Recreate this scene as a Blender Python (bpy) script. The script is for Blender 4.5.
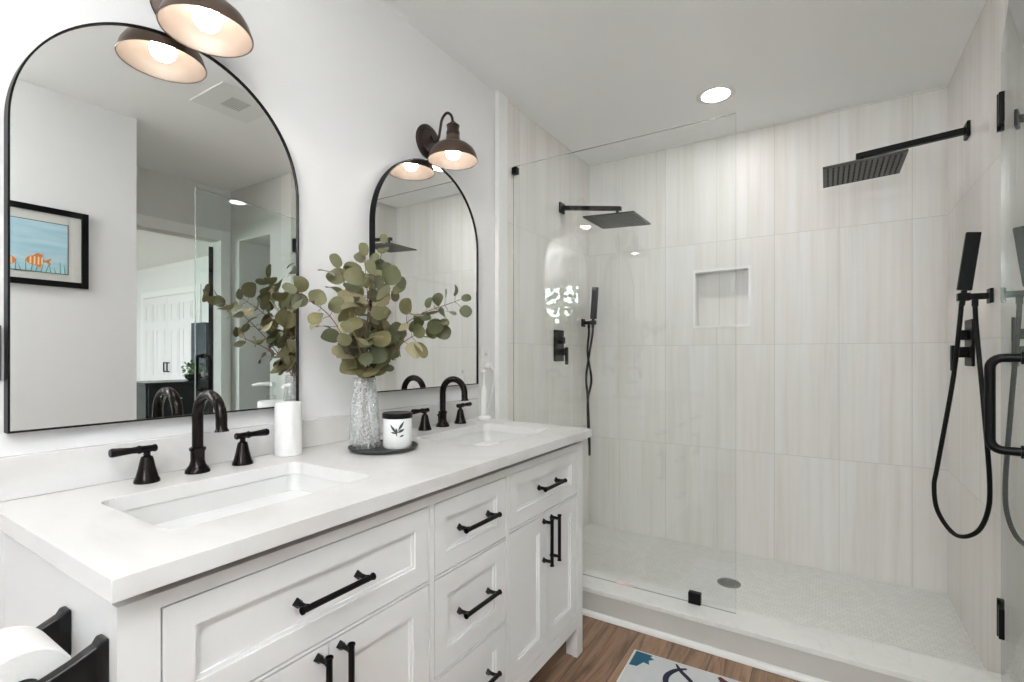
import bpy, bmesh, math, random
from mathutils import Vector, Matrix
PI = math.pi
scn = bpy.context.scene
for o in list(bpy.data.objects): bpy.data.objects.remove(o)
COL = scn.collection

# ------------------------------------------------------------------ camera
cam = bpy.data.cameras.new('camera'); camo = bpy.data.objects.new('camera', cam); COL.objects.link(camo)
camo.location = (1.392, -0.262, 1.176); camo.rotation_euler = (PI/2, 0, 0.566)
cam.sensor_width = 36; cam.lens = 494.378/1024*36; cam.shift_y = 13.866/1024; cam.clip_start = .02
scn.camera = camo
# ------------------------------------------------------------------ view, world, lights
vs = scn.view_settings
vs.view_transform = 'Standard'; vs.look = 'None'; vs.gamma = 1; vs.use_curve_mapping = False
vs.exposure = 2.28
scn.cycles.max_bounces = 14; scn.cycles.transparent_max_bounces = 16; scn.cycles.glossy_bounces = 8
scn.cycles.diffuse_bounces = 7; scn.cycles.sample_clamp_indirect = 6
w = bpy.data.worlds.new('sky'); scn.world = w; w.use_nodes = True
bg = w.node_tree.nodes['Background']; bg.inputs[0].default_value = (.88, .94, 1.0, 1); bg.inputs[1].default_value = 5.6

def area(name, loc, rot, sx, sy, power, col=(1, 1, 1)):
    l = bpy.data.lights.new(name, 'AREA'); l.shape = 'RECTANGLE'; l.size = sx; l.size_y = sy
    l.energy = power; l.color = col
    o = bpy.data.objects.new(name, l); COL.objects.link(o); o.location = loc; o.rotation_euler = rot
    return o
# daylight through the bathroom window behind the camera and through the bedroom window
# (sky light; the two area objects are only sampling portals in the window openings)
for nm, loc, sx, sy in (('bathroom_window_portal', (1.42, -1.39, 1.78), .64, .48), ('bedroom_window_portal', (5.6, -1.64, 1.5), 2.2, 1.4)):
    area(nm, loc, (PI/2, 0, 0), sx, sy, 1).data.cycles.is_portal = True
FILL_LAMP = 4.8     # radiance of the fill drums added behind the camera
DOWN = 20           # radiance of the shower downlight
BULB = 20           # radiance of the sconce bulbs

# ------------------------------------------------------------------ materials
def newmat(name):
    m = bpy.data.materials.new(name); m.use_nodes = True
    nt = m.node_tree; b = nt.nodes['Principled BSDF']
    return m, nt, b
def pbr(name, col, rough=.5, metal=0, bump=0, bscale=60, var=0, vscale=4, spec=.5, coat=0):
    m, nt, b = newmat(name)
    b.inputs['Base Color'].default_value = (*col, 1); b.inputs['Roughness'].default_value = rough
    b.inputs['Metallic'].default_value = metal; b.inputs['Specular IOR Level'].default_value = spec
    b.inputs['Coat Weight'].default_value = coat
    tc = nt.nodes.new('ShaderNodeTexCoord')
    if var:
        n = nt.nodes.new('ShaderNodeTexNoise'); n.inputs['Scale'].default_value = vscale; n.inputs['Detail'].default_value = 4
        nt.links.new(tc.outputs['Object'], n.inputs['Vector'])
        mx = nt.nodes.new('ShaderNodeMix'); mx.data_type = 'RGBA'
        mx.inputs[6].default_value = (*[c*(1-var) for c in col], 1); mx.inputs[7].default_value = (*[min(1, c*(1+var)) for c in col], 1)
        nt.links.new(n.outputs['Fac'], mx.inputs[0]); nt.links.new(mx.outputs[2], b.inputs['Base Color'])
    if bump:
        n = nt.nodes.new('ShaderNodeTexNoise'); n.inputs['Scale'].default_value = bscale; n.inputs['Detail'].default_value = 3
        nt.links.new(tc.outputs['Object'], n.inputs['Vector'])
        bp = nt.nodes.new('ShaderNodeBump'); bp.inputs['Strength'].default_value = bump; bp.inputs['Distance'].default_value = .01
        nt.links.new(n.outputs['Fac'], bp.inputs['Height']); nt.links.new(bp.outputs[0], b.inputs['Normal'])
    return m
def emit(name, col, s):
    m, nt, b = newmat(name)
    b.inputs['Base Color'].default_value = (*col, 1); b.inputs['Emission Color'].default_value = (*col, 1); b.inputs['Emission Strength'].default_value = s
    return m
def thin_glass(name, tint, base=.04, rough=0.0, bump=0, bscale=60, white=0):
    """thin clear glass: straight transmission plus Schlick reflection, the same for every ray"""
    m = bpy.data.materials.new(name); m.use_nodes = True; nt = m.node_tree; nt.nodes.clear(); N = nt.nodes.new; L = nt.links.new
    out = N('ShaderNodeOutputMaterial'); tr = N('ShaderNodeBsdfTransparent'); tr.inputs[0].default_value = (*tint, 1)
    gl = N('ShaderNodeBsdfGlossy'); gl.inputs['Roughness'].default_value = rough
    lw = N('ShaderNodeLayerWeight'); lw.inputs['Blend'].default_value = .5
    p = N('ShaderNodeMath'); p.operation = 'POWER'; p.inputs[1].default_value = 5; L(lw.outputs['Facing'], p.inputs[0])
    a = N('ShaderNodeMath'); a.operation = 'MULTIPLY_ADD'; a.inputs[1].default_value = 1-base; a.inputs[2].default_value = base; L(p.outputs[0], a.inputs[0])
    mx = N('ShaderNodeMixShader'); L(a.outputs[0], mx.inputs[0]); L(gl.outputs[0], mx.inputs[2])
    if white:
        df = N('ShaderNodeBsdfDiffuse'); df.inputs[0].default_value = (.9, .92, .92, 1)
        m2 = N('ShaderNodeMixShader'); m2.inputs[0].default_value = white; L(tr.outputs[0], m2.inputs[1]); L(df.outputs[0], m2.inputs[2]); L(m2.outputs[0], mx.inputs[1])
        if bump:
            tcw = N('ShaderNodeTexCoord'); vw = N('ShaderNodeTexVoronoi'); vw.inputs['Scale'].default_value = bscale; L(tcw.outputs['Object'], vw.inputs['Vector'])
            rp = N('ShaderNodeMapRange'); rp.inputs[1].default_value = .2; rp.inputs[2].default_value = .7; rp.inputs[3].default_value = white*.25; rp.inputs[4].default_value = min(1, white*2.4)
            L(vw.outputs['Distance'], rp.inputs[0]); L(rp.outputs[0], m2.inputs[0])
    else: L(tr.outputs[0], mx.inputs[1])
    if bump:
        tc = N('ShaderNodeTexCoord'); v = N('ShaderNodeTexVoronoi'); v.inputs['Scale'].default_value = bscale; L(tc.outputs['Object'], v.inputs['Vector'])
        b = N('ShaderNodeBump'); b.inputs['Strength'].default_value = bump; b.inputs['Distance'].default_value = .004
        L(v.outputs['Distance'], b.inputs['Height']); L(b.outputs[0], gl.inputs['Normal']); L(b.outputs[0], lw.inputs['Normal'])
    L(mx.outputs[0], out.inputs[0]); return m
def tile_mat(name, axis, u0, v0, tw=.306, th=.6205, grout=.0016):
    """large stacked porcelain tiles with soft vertical veining; axis = world axis that runs along the wall"""
    m, nt, b = newmat(name); N = nt.nodes.new; L = nt.links.new
    tc = N('ShaderNodeTexCoord'); sp = N('ShaderNodeSeparateXYZ'); L(tc.outputs['Object'], sp.inputs[0])
    def off(sock, d):
        a = N('ShaderNodeMath'); a.operation = 'SUBTRACT'; a.inputs[1].default_value = d; L(sock, a.inputs[0]); return a.outputs[0]
    cb = N('ShaderNodeCombineXYZ'); L(off(sp.outputs[axis], u0), cb.inputs[0]); L(off(sp.outputs[2], v0), cb.inputs[1])
    bk = N('ShaderNodeTexBrick'); bk.offset = 0; bk.squash = 1; bk.inputs['Scale'].default_value = 1
    bk.inputs['Brick Width'].default_value = tw; bk.inputs['Row Height'].default_value = th
    bk.inputs['Mortar Size'].default_value = grout; bk.inputs['Mortar Smooth'].default_value = .2
    bk.inputs['Color1'].default_value = (0, 0, 0, 1); bk.inputs['Color2'].default_value = (1, 1, 1, 1); bk.inputs['Mortar'].default_value = (.5, .5, .5, 1)
    L(cb.outputs[0], bk.inputs['Vector'])
    # shift the veining from tile to tile
    mp = N('ShaderNodeVectorMath'); mp.operation = 'MULTIPLY'; mp.inputs[1].default_value = (26, 0.9, 1); L(cb.outputs[0], mp.inputs[0])
    sh = N('ShaderNodeVectorMath'); sh.operation = 'MULTIPLY_ADD'; sh.inputs[1].default_value = (9, 7, 5); L(bk.outputs['Color'], sh.inputs[0]); L(mp.outputs[0], sh.inputs[2])
    n1 = N('ShaderNodeTexNoise'); n1.inputs['Scale'].default_value = 1; n1.inputs['Detail'].default_value = 5; n1.inputs['Roughness'].default_value = .6; n1.inputs['Distortion'].default_value = .35
    L(sh.outputs[0], n1.inputs['Vector'])
    mp2 = N('ShaderNodeVectorMath'); mp2.operation = 'MULTIPLY'; mp2.inputs[1].default_value = (.25, .9, 1); L(sh.outputs[0], mp2.inputs[0])
    n2 = N('ShaderNodeTexNoise'); n2.inputs['Scale'].default_value = 1.2; n2.inputs['Detail'].default_value = 2; L(mp2.outputs[0], n2.inputs['Vector'])
    r = N('ShaderNodeValToRGB'); e = r.color_ramp.elements
    e[0].position = .28; e[0].color = (.72, .70, .67, 1); e[1].position = .62; e[1].color = (.81, .80, .785, 1)
    el = e.new(.46); el.color = (.78, .765, .745, 1)
    L(n1.outputs['Fac'], r.inputs[0])
    mw = N('ShaderNodeMix'); mw.data_type = 'RGBA'; mw.blend_type = 'MULTIPLY'; L(r.outputs[0], mw.inputs[6])
    r2 = N('ShaderNodeValToRGB'); r2.color_ramp.elements[0].position = .35; r2.color_ramp.elements[0].color = (.98, .965, .935, 1); r2.color_ramp.elements[1].position = .65; r2.color_ramp.elements[1].color = (1, 1, 1, 1)
    L(n2.outputs['Fac'], r2.inputs[0]); L(r2.outputs[0], mw.inputs[7]); mw.inputs[0].default_value = 1
    mx = N('ShaderNodeMix'); mx.data_type = 'RGBA'; L(bk.outputs['Fac'], mx.inputs[0]); L(mw.outputs[2], mx.inputs[6]); mx.inputs[7].default_value = (.60, .59, .57, 1)
    L(mx.outputs[2], b.inputs['Base Color']); b.inputs['Roughness'].default_value = .36; b.inputs['Specular IOR Level'].default_value = .3
    bp = N('ShaderNodeBump'); bp.invert = True; bp.inputs['Strength'].default_value = .3; bp.inputs['Distance'].default_value = .002
    L(bk.outputs['Fac'], bp.inputs['Height']); L(bp.outputs[0], b.inputs['Normal'])
    return m
def wood_floor(name):
    m, nt, b = newmat(name); N = nt.nodes.new; L = nt.links.new
    tc = N('ShaderNodeTexCoord'); sp = N('ShaderNodeSeparateXYZ'); L(tc.outputs['Object'], sp.inputs[0])
    cb = N('ShaderNodeCombineXYZ'); L(sp.outputs[1], cb.inputs[0]); L(sp.outputs[0], cb.inputs[1])
    bk = N('ShaderNodeTexBrick'); bk.offset = .37; bk.inputs['Scale'].default_value = 1; bk.inputs['Brick Width'].default_value = 1.1; bk.inputs['Row Height'].default_value = .145
    bk.inputs['Mortar Size'].default_value = .0012; bk.inputs['Color1'].default_value = (0, 0, 0, 1); bk.inputs['Color2'].default_value = (1, 1, 1, 1); bk.inputs['Mortar'].default_value = (0, 0, 0, 1)
    L(cb.outputs[0], bk.inputs['Vector'])
    mp = N('ShaderNodeVectorMath'); mp.operation = 'MULTIPLY'; mp.inputs[1].default_value = (2.2, 26, 1); L(cb.outputs[0], mp.inputs[0])
    sh = N('ShaderNodeVectorMath'); sh.operation = 'MULTIPLY_ADD'; sh.inputs[1].default_value = (11, 7, 5); L(bk.outputs['Color'], sh.inputs[0]); L(mp.outputs[0], sh.inputs[2])
    n = N('ShaderNodeTexNoise'); n.inputs['Scale'].default_value = 1; n.inputs['Detail'].default_value = 6; n.inputs['Roughness'].default_value = .62; n.inputs['Distortion'].default_value = 1.1
    L(sh.outputs[0], n.inputs['Vector'])
    r = N('ShaderNodeValToRGB'); e = r.color_ramp.elements
    e[0].position = .25; e[0].color = (.08, .043, .025, 1); e[1].position = .75; e[1].color = (.48, .31, .20, 1)
    el = e.new(.42); el.color = (.245, .145, .088, 1); el = e.new(.55); el.color = (.37, .23, .145, 1)
    L(n.outputs['Fac'], r.inputs[0])
    tint = N('ShaderNodeMix'); tint.data_type = 'RGBA'; tint.blend_type = 'MULTIPLY'; tint.inputs[0].default_value = 1; L(r.outputs[0], tint.inputs[6])
    r3 = N('ShaderNodeValToRGB'); r3.color_ramp.elements[0].color = (.8, .78, .76, 1); r3.color_ramp.elements[1].color = (1.0, 1, 1, 1); L(bk.outputs['Color'], r3.inputs[0]); L(r3.outputs[0], tint.inputs[7])
    mx = N('ShaderNodeMix'); mx.data_type = 'RGBA'; L(bk.outputs['Fac'], mx.inputs[0]); L(tint.outputs[2], mx.inputs[6]); mx.inputs[7].default_value = (.05, .03, .02, 1)
    L(mx.outputs[2], b.inputs['Base Color']); b.inputs['Roughness'].default_value = .42
    return m
def mosaic(name):
    m, nt, b = newmat(name); N = nt.nodes.new; L = nt.links.new
    tc = N('ShaderNodeTexCoord'); bk = N('ShaderNodeTexBrick'); bk.offset = .5; bk.inputs['Scale'].default_value = 1
    bk.inputs['Brick Width'].default_value = .027; bk.inputs['Row Height'].default_value = .0235; bk.inputs['Mortar Size'].default_value = .0012; bk.inputs['Mortar Smooth'].default_value = .5
    bk.inputs['Color1'].default_value = (.80, .80, .78, 1); bk.inputs['Color2'].default_value = (.74, .74, .72, 1); bk.inputs['Mortar'].default_value = (.60, .60, .58, 1)
    L(tc.outputs['Object'], bk.inputs['Vector']); L(bk.outputs['Color'], b.inputs['Base Color']); b.inputs['Roughness'].default_value = .35
    bp = N('ShaderNodeBump'); bp.invert = True; bp.inputs['Strength'].default_value = .4; bp.inputs['Distance'].default_value = .002
    L(bk.outputs['Fac'], bp.inputs['Height']); L(bp.outputs[0], b.inputs['Normal'])
    return m
def quartz(name):
    m, nt, b = newmat(name); N = nt.nodes.new; L = nt.links.new
    tc = N('ShaderNodeTexCoord'); n = N('ShaderNodeTexNoise'); n.inputs['Scale'].default_value = 2.6; n.inputs['Detail'].default_value = 7; n.inputs['Distortion'].default_value = 1.6
    L(tc.outputs['Object'], n.inputs['Vector'])
    r = N('ShaderNodeValToRGB'); e = r.color_ramp.elements
    e[0].position = .38; e[0].color = (.665, .655, .64, 1); e[1].position = .52; e[1].color = (.715, .712, .708, 1)
    L(n.outputs['Fac'], r.inputs[0]); L(r.outputs[0], b.inputs['Base Color']); b.inputs['Roughness'].default_value = .25
    return m
def marble(name):
    m, nt, b = newmat(name); N = nt.nodes.new; L = nt.links.new
    tc = N('ShaderNodeTexCoord'); n = N('ShaderNodeTexNoise'); n.inputs['Scale'].default_value = 5; n.inputs['Detail'].default_value = 6; n.inputs['Distortion'].default_value = 2
    L(tc.outputs['Object'], n.inputs['Vector'])
    r = N('ShaderNodeValToRGB'); e = r.color_ramp.elements
    e[0].position = .46; e[0].color = (.80, .80, .78, 1); e[1].position = .54; e[1].color = (.80, .80, .78, 1); k = e.new(.5); k.color = (.765, .76, .75, 1)
    L(n.outputs['Fac'], r.inputs[0]); L(r.outputs[0], b.inputs['Base Color']); b.inputs['Roughness'].default_value = .25
    return m
def leaf_mat(name, cols):
    m, nt, b = newmat(name); N = nt.nodes.new; L = nt.links.new
    g = N('ShaderNodeNewGeometry'); r = N('ShaderNodeValToRGB'); e = r.color_ramp.elements
    e[0].color = (*cols[0], 1); e[1].color = (*cols[-1], 1)
    for i, c in enumerate(cols[1:-1]): k = e.new((i+1)/(len(cols)-1)); k.color = (*c, 1)
    L(g.outputs['Random Per Island'], r.inputs[0])
    tc = N('ShaderNodeTexCoord'); n = N('ShaderNodeTexNoise'); n.inputs['Scale'].default_value = 55; L(tc.outputs['Object'], n.inputs['Vector'])
    mp = N('ShaderNodeMapRange'); mp.inputs[3].default_value = .82; mp.inputs[4].default_value = 1.12; L(n.outputs['Fac'], mp.inputs[0])
    mx = N('ShaderNodeVectorMath'); mx.operation = 'SCALE'; L(r.outputs[0], mx.inputs[0]); L(mp.outputs[0], mx.inputs['Scale'])
    L(mx.outputs[0], b.inputs['Base Color']); b.inputs['Roughness'].default_value = .55
    b.inputs['Subsurface Weight'].default_value = 0
    return m
M = dict(
    wall=pbr('wall_paint', (.785, .785, .79), .55, bump=.05, bscale=180),
    ceil=pbr('ceiling_paint', (.93, .93, .935), .8, bump=.08, bscale=120),
    hall=pbr('hall_paint', (.70, .70, .68), .7),
    trim=pbr('white_trim', (.85, .85, .84), .35),
    cab=pbr('cabinet_paint', (.78, .785, .785), .32),
    dark=pbr('gap_shade', (.05, .05, .05), .8),
    tileB=tile_mat('porcelain_tile_back', 0, -.080, -.005), tileS=tile_mat('porcelain_tile_side', 1, 1.375, -.005),
    curbtile=pbr('curb_tile', (.60, .59, .565), .3, var=.06, vscale=9),
    floor=wood_floor('wood_floor'), mosaic=mosaic('white_mosaic'), quartz=quartz('white_quartz'), marble=marble('curb_marble'),
    mirror=pbr('mirror_silver', (.90, .91, .905), 0.0, 1),
    black=pbr('matte_black', (.003, .003, .0035), .4, spec=.2), blackm=pbr('black_metal', (.006, .0065, .008), .3, .3),
    bronze=pbr('oil_rubbed_bronze', (.014, .010, .009), .17, .7),
    bronze2=pbr('bronze_shade', (.13, .092, .07), .30, .75), bronzeplate=pbr('bronze_plate', (.05, .034, .028), .4, .6),
    shadein=pbr('shade_inside', (.075, .058, .048), .4),
    porcelain=pbr('porcelain', (.66, .66, .65), .12), white=pbr('white_plastic', (.82, .82, .81), .3),
    ceramic=pbr('white_ceramic', (.76, .76, .755), .35), paper=pbr('tissue_paper', (.76, .76, .75), .9, bump=.1, bscale=200),
    glass=thin_glass('shower_glass', (.99, 1, .997)), doorglass=thin_glass('door_glass', (.945, .98, .968)), glassedge=thin_glass('glass_edge', (.55, .68, .64), base=.15, white=.35),
    vase=thin_glass('hammered_glass', (.965, .975, .975), base=.09, rough=.06, bump=1.0, bscale=150, white=.13),
    clear=thin_glass('clear_plastic', (.93, .95, .95), base=.12), jar=pbr('frosted_jar', (.80, .81, .81), .15, coat=.3),
    ink=pbr('dark_ink', (.05, .055, .055), .6), tray=pbr('black_tray', (.03, .032, .033), .4),
    stem=pbr('stem_brown', (.17, .085, .06), .6, var=.3, vscale=30),
    leaf=leaf_mat('eucalyptus_leaf', [(.045, .055, .024), (.085, .095, .038), (.15, .145, .062), (.095, .105, .046), (.22, .195, .085), (.06, .073, .032), (.165, .16, .075), (.46, .41, .25)]),
    gunmetal=pbr('gunmetal', (.07, .07, .066), .35, .6), steel=pbr('steel', (.45, .45, .45), .3, 1), drain=pbr('drain_metal', (.28, .27, .26), .35, .8),
    sky=emit('x', (1, 1, 1), 1), bulb=emit('glowing_bulb', (1, .93, .83), BULB), down=emit('lit_downlight', (1, .985, .965), DOWN),
    lamp=emit('fill_lamp_glow', (1, .995, .99), FILL_LAMP),
    mat=pbr('bath_mat_pile', (.66, .67, .69), .95, bump=.5, bscale=260, var=.06, vscale=30), matedge=pbr('bath_mat_edge', (.80, .80, .78), .9),
    teal=pbr('teal_print', (.02, .12, .20), .9), navy=pbr('navy_print', (.015, .02, .045), .9), rust=pbr('dark_red_print', (.10, .03, .03), .9),
    artsea=None, orange=pbr('orange_paint', (.70, .22, .04), .7), cream=pbr('cream_paint', (.80, .66, .45), .7), weed=pbr('seaweed_paint', (.10, .30, .20), .7),
    matboard=pbr('mat_board', (.62, .62, .59), .8), dresser=pbr('dresser_dark', (.012, .018, .017), .25), closet=pbr('closet_paint', (.80, .80, .80), .4),
    chest=pbr('dark_blue_lacquer', (.02, .035, .05), .3), basket=pbr('basket_brown', (.22, .12, .06), .8, bump=.6, bscale=90),
    bush=leaf_mat('bush_leaf', [(.03, .08, .02), (.08, .17, .04), (.14, .26, .06), (.05, .12, .03)]), bark=pbr('bark', (.10, .07, .05), .9),
    sticker=pbr('pink_sticker', (.80, .60, .58), .6), grille=pbr('fan_grille', (.55, .55, .53), .6), slot=pbr('outlet_slot', (.12, .12, .12), .6),
    greyplate=pbr('dark_grey_plate', (.12, .125, .125), .5), rubber=pbr('black_hose', (.003, .003, .003), .38, spec=.2),
)
def sea():
    m, nt, b = newmat('sea_painting'); N = nt.nodes.new; L = nt.links.new
    tc = N('ShaderNodeTexCoord'); n = N('ShaderNodeTexNoise'); n.inputs['Scale'].default_value = 9; n.inputs['Detail'].default_value = 4
    mp = N('ShaderNodeMapping'); mp.inputs['Scale'].default_value = (1, .5, 3); L(tc.outputs['Object'], mp.inputs[0]); L(mp.outputs[0], n.inputs['Vector'])
    r = N('ShaderNodeValToRGB'); r.color_ramp.elements[0].position = .3; r.color_ramp.elements[0].color = (.33, .55, .66, 1); r.color_ramp.elements[1].position = .7; r.color_ramp.elements[1].color = (.50, .68, .74, 1)
    L(n.outputs['Fac'], r.inputs[0]); L(r.outputs[0], b.inputs['Base Color']); b.inputs['Roughness'].default_value = .7
    return m
M['artsea'] = sea()

# ------------------------------------------------------------------ mesh helpers
class MB:
    def __init__(s): s.bm = bmesh.new(); s.mi = 0
    def f(s, vs):
        try:
            fc = s.bm.faces.new(vs); fc.material_index = s.mi; return fc
        except ValueError: return None
    def box(s, x0, x1, y0, y1, z0, z1, mtx=None):
        P = [Vector(p) for p in ((x0, y0, z0), (x1, y0, z0), (x1, y1, z0), (x0, y1, z0), (x0, y0, z1), (x1, y0, z1), (x1, y1, z1), (x0, y1, z1))]
        if mtx: P = [mtx @ p for p in P]
        v = [s.bm.verts.new(p) for p in P]
        for q in ((3, 2, 1, 0), (4, 5, 6, 7), (0, 1, 5, 4), (1, 2, 6, 5), (2, 3, 7, 6), (3, 0, 4, 7)): s.f([v[i] for i in q])
        return s
    def lathe(s, prof, c=(0, 0, 0), n=32, mtx=None, cap=True):
        """prof = list of (r, z) from bottom to top"""
        rings = []
        for r, z in prof:
            ring = []
            for i in range(n):
                a = 2*PI*i/n; p = Vector((c[0]+r*math.cos(a), c[1]+r*math.sin(a), c[2]+z))
                if mtx: p = mtx @ p
                ring.append(s.bm.verts.new(p))
            rings.append(ring)
        for a, b in zip(rings, rings[1:]):
            for i in range(n): s.f([a[i], a[(i+1) % n], b[(i+1) % n], b[i]])
        if cap: s.f(rings[0][::-1]); s.f(rings[-1])
        return s
    def tube(s, pts, rad, n=12, cap=True, squash=1.0):
        pts = [Vector(p) for p in pts]; rad = rad if isinstance(rad, (list, tuple)) else [rad]*len(pts)
        t0 = (pts[1]-pts[0]).normalized(); up = Vector((0, 0, 1)) if abs(t0.z) < .9 else Vector((1, 0, 0))
        nrm = (up - t0*up.dot(t0)).normalized(); rings = []
        for i, p in enumerate(pts):
            t = (pts[min(i+1, len(pts)-1)]-pts[max(i-1, 0)]).normalized()
            nrm = (nrm - t*nrm.dot(t)).normalized(); bi = t.cross(nrm)
            rings.append([s.bm.verts.new(p + rad[i]*(math.cos(2*PI*k/n)*nrm*squash + math.sin(2*PI*k/n)*bi)) for k in range(n)])
        for a, b in zip(rings, rings[1:]):
            for i in range(n): s.f([a[i], a[(i+1) % n], b[(i+1) % n], b[i]])
        if cap: s.f(rings[0][::-1]); s.f(rings[-1])
        return s
    def ring(s, outer, inner, z0, z1):
        """flat plate z0..z1 with a hole (equal vertex counts)"""
        n = len(outer); V = lambda L_, z: [s.bm.verts.new((p[0], p[1], z)) for p in L_]
        ot, it, ob, ib = V(outer, z1), V(inner, z1), V(outer, z0), V(inner, z0)
        for i in range(n):
            j = (i+1) % n
            s.f([ot[i], ot[j], it[j], it[i]]); s.f([ob[j], ob[i], ib[i], ib[j]]); s.f([ob[i], ob[j], ot[j], ot[i]]); s.f([ib[j], ib[i], it[i], it[j]])
        return s
    def prism(s, poly, z0, z1, mtx=None):
        P0 = [Vector((p[0], p[1], z0)) for p in poly]; P1 = [Vector((p[0], p[1], z1)) for p in poly]
        if mtx: P0 = [mtx @ p for p in P0]; P1 = [mtx @ p for p in P1]
        a = [s.bm.verts.new(p) for p in P0]; b = [s.bm.verts.new(p) for p in P1]; n = len(poly)
        s.f(a[::-1]); s.f(b)
        for i in range(n): s.f([a[i], a[(i+1) % n], b[(i+1) % n], b[i]])
        return s
    def sphere(s, c, r, nu=20, nv=12, sz=1):
        return s.lathe([(max(r*math.sin(PI*k/nv), 1e-4), -r*sz*math.cos(PI*k/nv)) for k in range(nv+1)], c, nu, cap=True)
    def build(s, name, mats, parent=None, smooth=None, bevel=0, seg=2):
        me = bpy.data.meshes.new(name); s.bm.normal_update()
        bmesh.ops.recalc_face_normals(s.bm, faces=s.bm.faces[:]); s.bm.to_mesh(me); s.bm.free()
        for m in (mats if isinstance(mats, (list, tuple)) else [mats]): me.materials.append(m)
        if smooth:
            me.shade_smooth(); me.set_sharp_from_angle(angle=math.radians(smooth))
        o = bpy.data.objects.new(name, me); COL.objects.link(o)
        if parent: o.parent = parent
        if bevel:
            b = o.modifiers.new('bevel', 'BEVEL'); b.width = bevel; b.segments = seg; b.limit_method = 'ANGLE'; b.angle_limit = math.radians(40)
        return o
def tag(o, label=None, cat=None, group=None, kind=None):
    for k, v in (('label', label), ('category', cat), ('group', group), ('kind', kind)):
        if v: o[k] = v
    return o
def thing(name, label, cat, loc=(0, 0, 0), rotz=0, group=None):
    o = bpy.data.objects.new(name, None); COL.objects.link(o); o.empty_display_size = .05
    o.location = loc; o.rotation_euler = (0, 0, rotz); return tag(o, label, cat, group)
def struct(name, mb, m, parent=None, **k):
    o = mb.build(name, m, parent, **k)
    if not parent: o['kind'] = 'structure'
    return o
def dup(root, loc, rotz, label, group=None):
    def cp(o, par):
        c = o.copy(); COL.objects.link(c)
        if par: c.parent = par
        for ch in list(o.children): cp(ch, c)
        return c
    r = cp(root, None); r.location = loc; r.rotation_euler = (0, 0, rotz); r['label'] = label
    if group: r['group'] = group
    return r
def rrect(x0, x1, y0, y1, r, n=6):
    out = []
    for cx, cy, a0 in ((x1-r, y1-r, 0), (x0+r, y1-r, 90), (x0+r, y0+r, 180), (x1-r, y0+r, 270)):
        for k in range(n+1):
            a = math.radians(a0+90*k/n); out.append((cx+r*math.cos(a), cy+r*math.sin(a)))
    return out
def arc(c, r, a0, a1, n, plane='xz', y=0):
    P = []
    for k in range(n+1):
        a = math.radians(a0+(a1-a0)*k/n); P.append((c[0]+r*math.cos(a), y, c[1]+r*math.sin(a)))
    return P
def catmull(P, n=8):
    P = [Vector(p) for p in P]; Q = [P[0]*2-P[1]] + P + [P[-1]*2-P[-2]]; out = []
    for i in range(1, len(Q)-2):
        for k in range(n):
            t = k/n; a, b, c, d = Q[i-1], Q[i], Q[i+1], Q[i+2]
            out.append(.5*((2*b)+(c-a)*t+(2*a-5*b+4*c-d)*t*t+(-a+3*b-3*c+d)*t**3))
    out.append(P[-1]); return out

# ------------------------------------------------------------------ dimensions (metres)
H = 2.486; XR = 1.891; YB = 2.905; YG = 1.919; YW = -1.25
C0, C1, CZ = 1.808, 1.979, .124

# ================================================================== SETTING
struct('floor', MB().box(-.1, 8.2, -1.7, 3.5, -.06, 0), M['floor'])
struct('ceiling', MB().box(-.1, 8.2, -1.7, 3.5, H, H+.08), M['ceil'])
struct('wall_left', MB().box(-.12, 0, YW-.12, YB+.12, 0, H), M['wall'])
struct('wall_tile_left', MB().box(0, .012, 1.852, YB, 0, H), M['tileS'])
struct('trim_1', MB().box(0, .024, 1.768, 1.852, 0, H), M['trim'], bevel=.003)
# right wall: painted part, then the tiled shower part
struct('wall_right', MB().box(XR, XR+.12, YW-.12, .939, 0, H), M['wall'])
struct('wall_tile_right', MB().box(XR, XR+.12, 1.88, YB+.12, 0, H), M['tileS'])
# back wall with the recessed niche
nx0, nx1, nz0, nz1, nd = .712, 1.012, 1.352, 1.683, .09
b = MB(); b.box(0, nx0, YB, YB+.12, 0, H); b.box(nx1, XR, YB, YB+.12, 0, H); b.box(nx0, nx1, YB, YB+.12, 0, nz0); b.box(nx0, nx1, YB, YB+.12, nz1, H); b.box(nx0, nx1, YB+nd, YB+.12, nz0, nz1)
struct('wall_back', b, M['tileB'])
b = MB(); t = .011
b.box(nx0-t, nx0+.003, YB-.004, YB+nd-.02, nz0-t, nz1+t); b.box(nx1-.003, nx1+t, YB-.004, YB+nd-.02, nz0-t, nz1+t)
b.box(nx0+.003, nx1-.003, YB-.004, YB+nd-.02, nz1-.003, nz1+t); b.box(nx0+.003, nx1-.003, YB-.004, YB+nd-.02, nz0-t, nz0+.003)
struct('trim_2', b, M['trim'])
# front wall (behind the camera) with a window
wx0, wx1, wz0, wz1 = 1.10, 1.74, 1.54, 2.02
b = MB(); b.box(-.12, wx0, YW-.12, YW, 0, H); b.box(wx1, XR+.12, YW-.12, YW, 0, H); b.box(wx0, wx1, YW-.12, YW, 0, wz0); b.box(wx0, wx1, YW-.12, YW, wz1, H)
struct('wall_front', b, M['wall'])
b = MB(); k = .05
b.box(wx0-.07, wx0+.02, YW-.10, YW+.015, wz0-.07, wz1+.07); b.box(wx1-.02, wx1+.07, YW-.10, YW+.015, wz0-.07, wz1+.07)
b.box(wx0+.02, wx1-.02, YW-.10, YW+.015, wz1-.02, wz1+.07); b.box(wx0+.02, wx1-.02, YW-.10, YW+.03, wz0-.07, wz0+.02)
b.box(wx0+.02, wx1-.02, YW-.08, YW-.05, (wz0+wz1)/2-.015, (wz0+wz1)/2+.015)
wn = struct('window_1', b, M['trim'])
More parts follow.
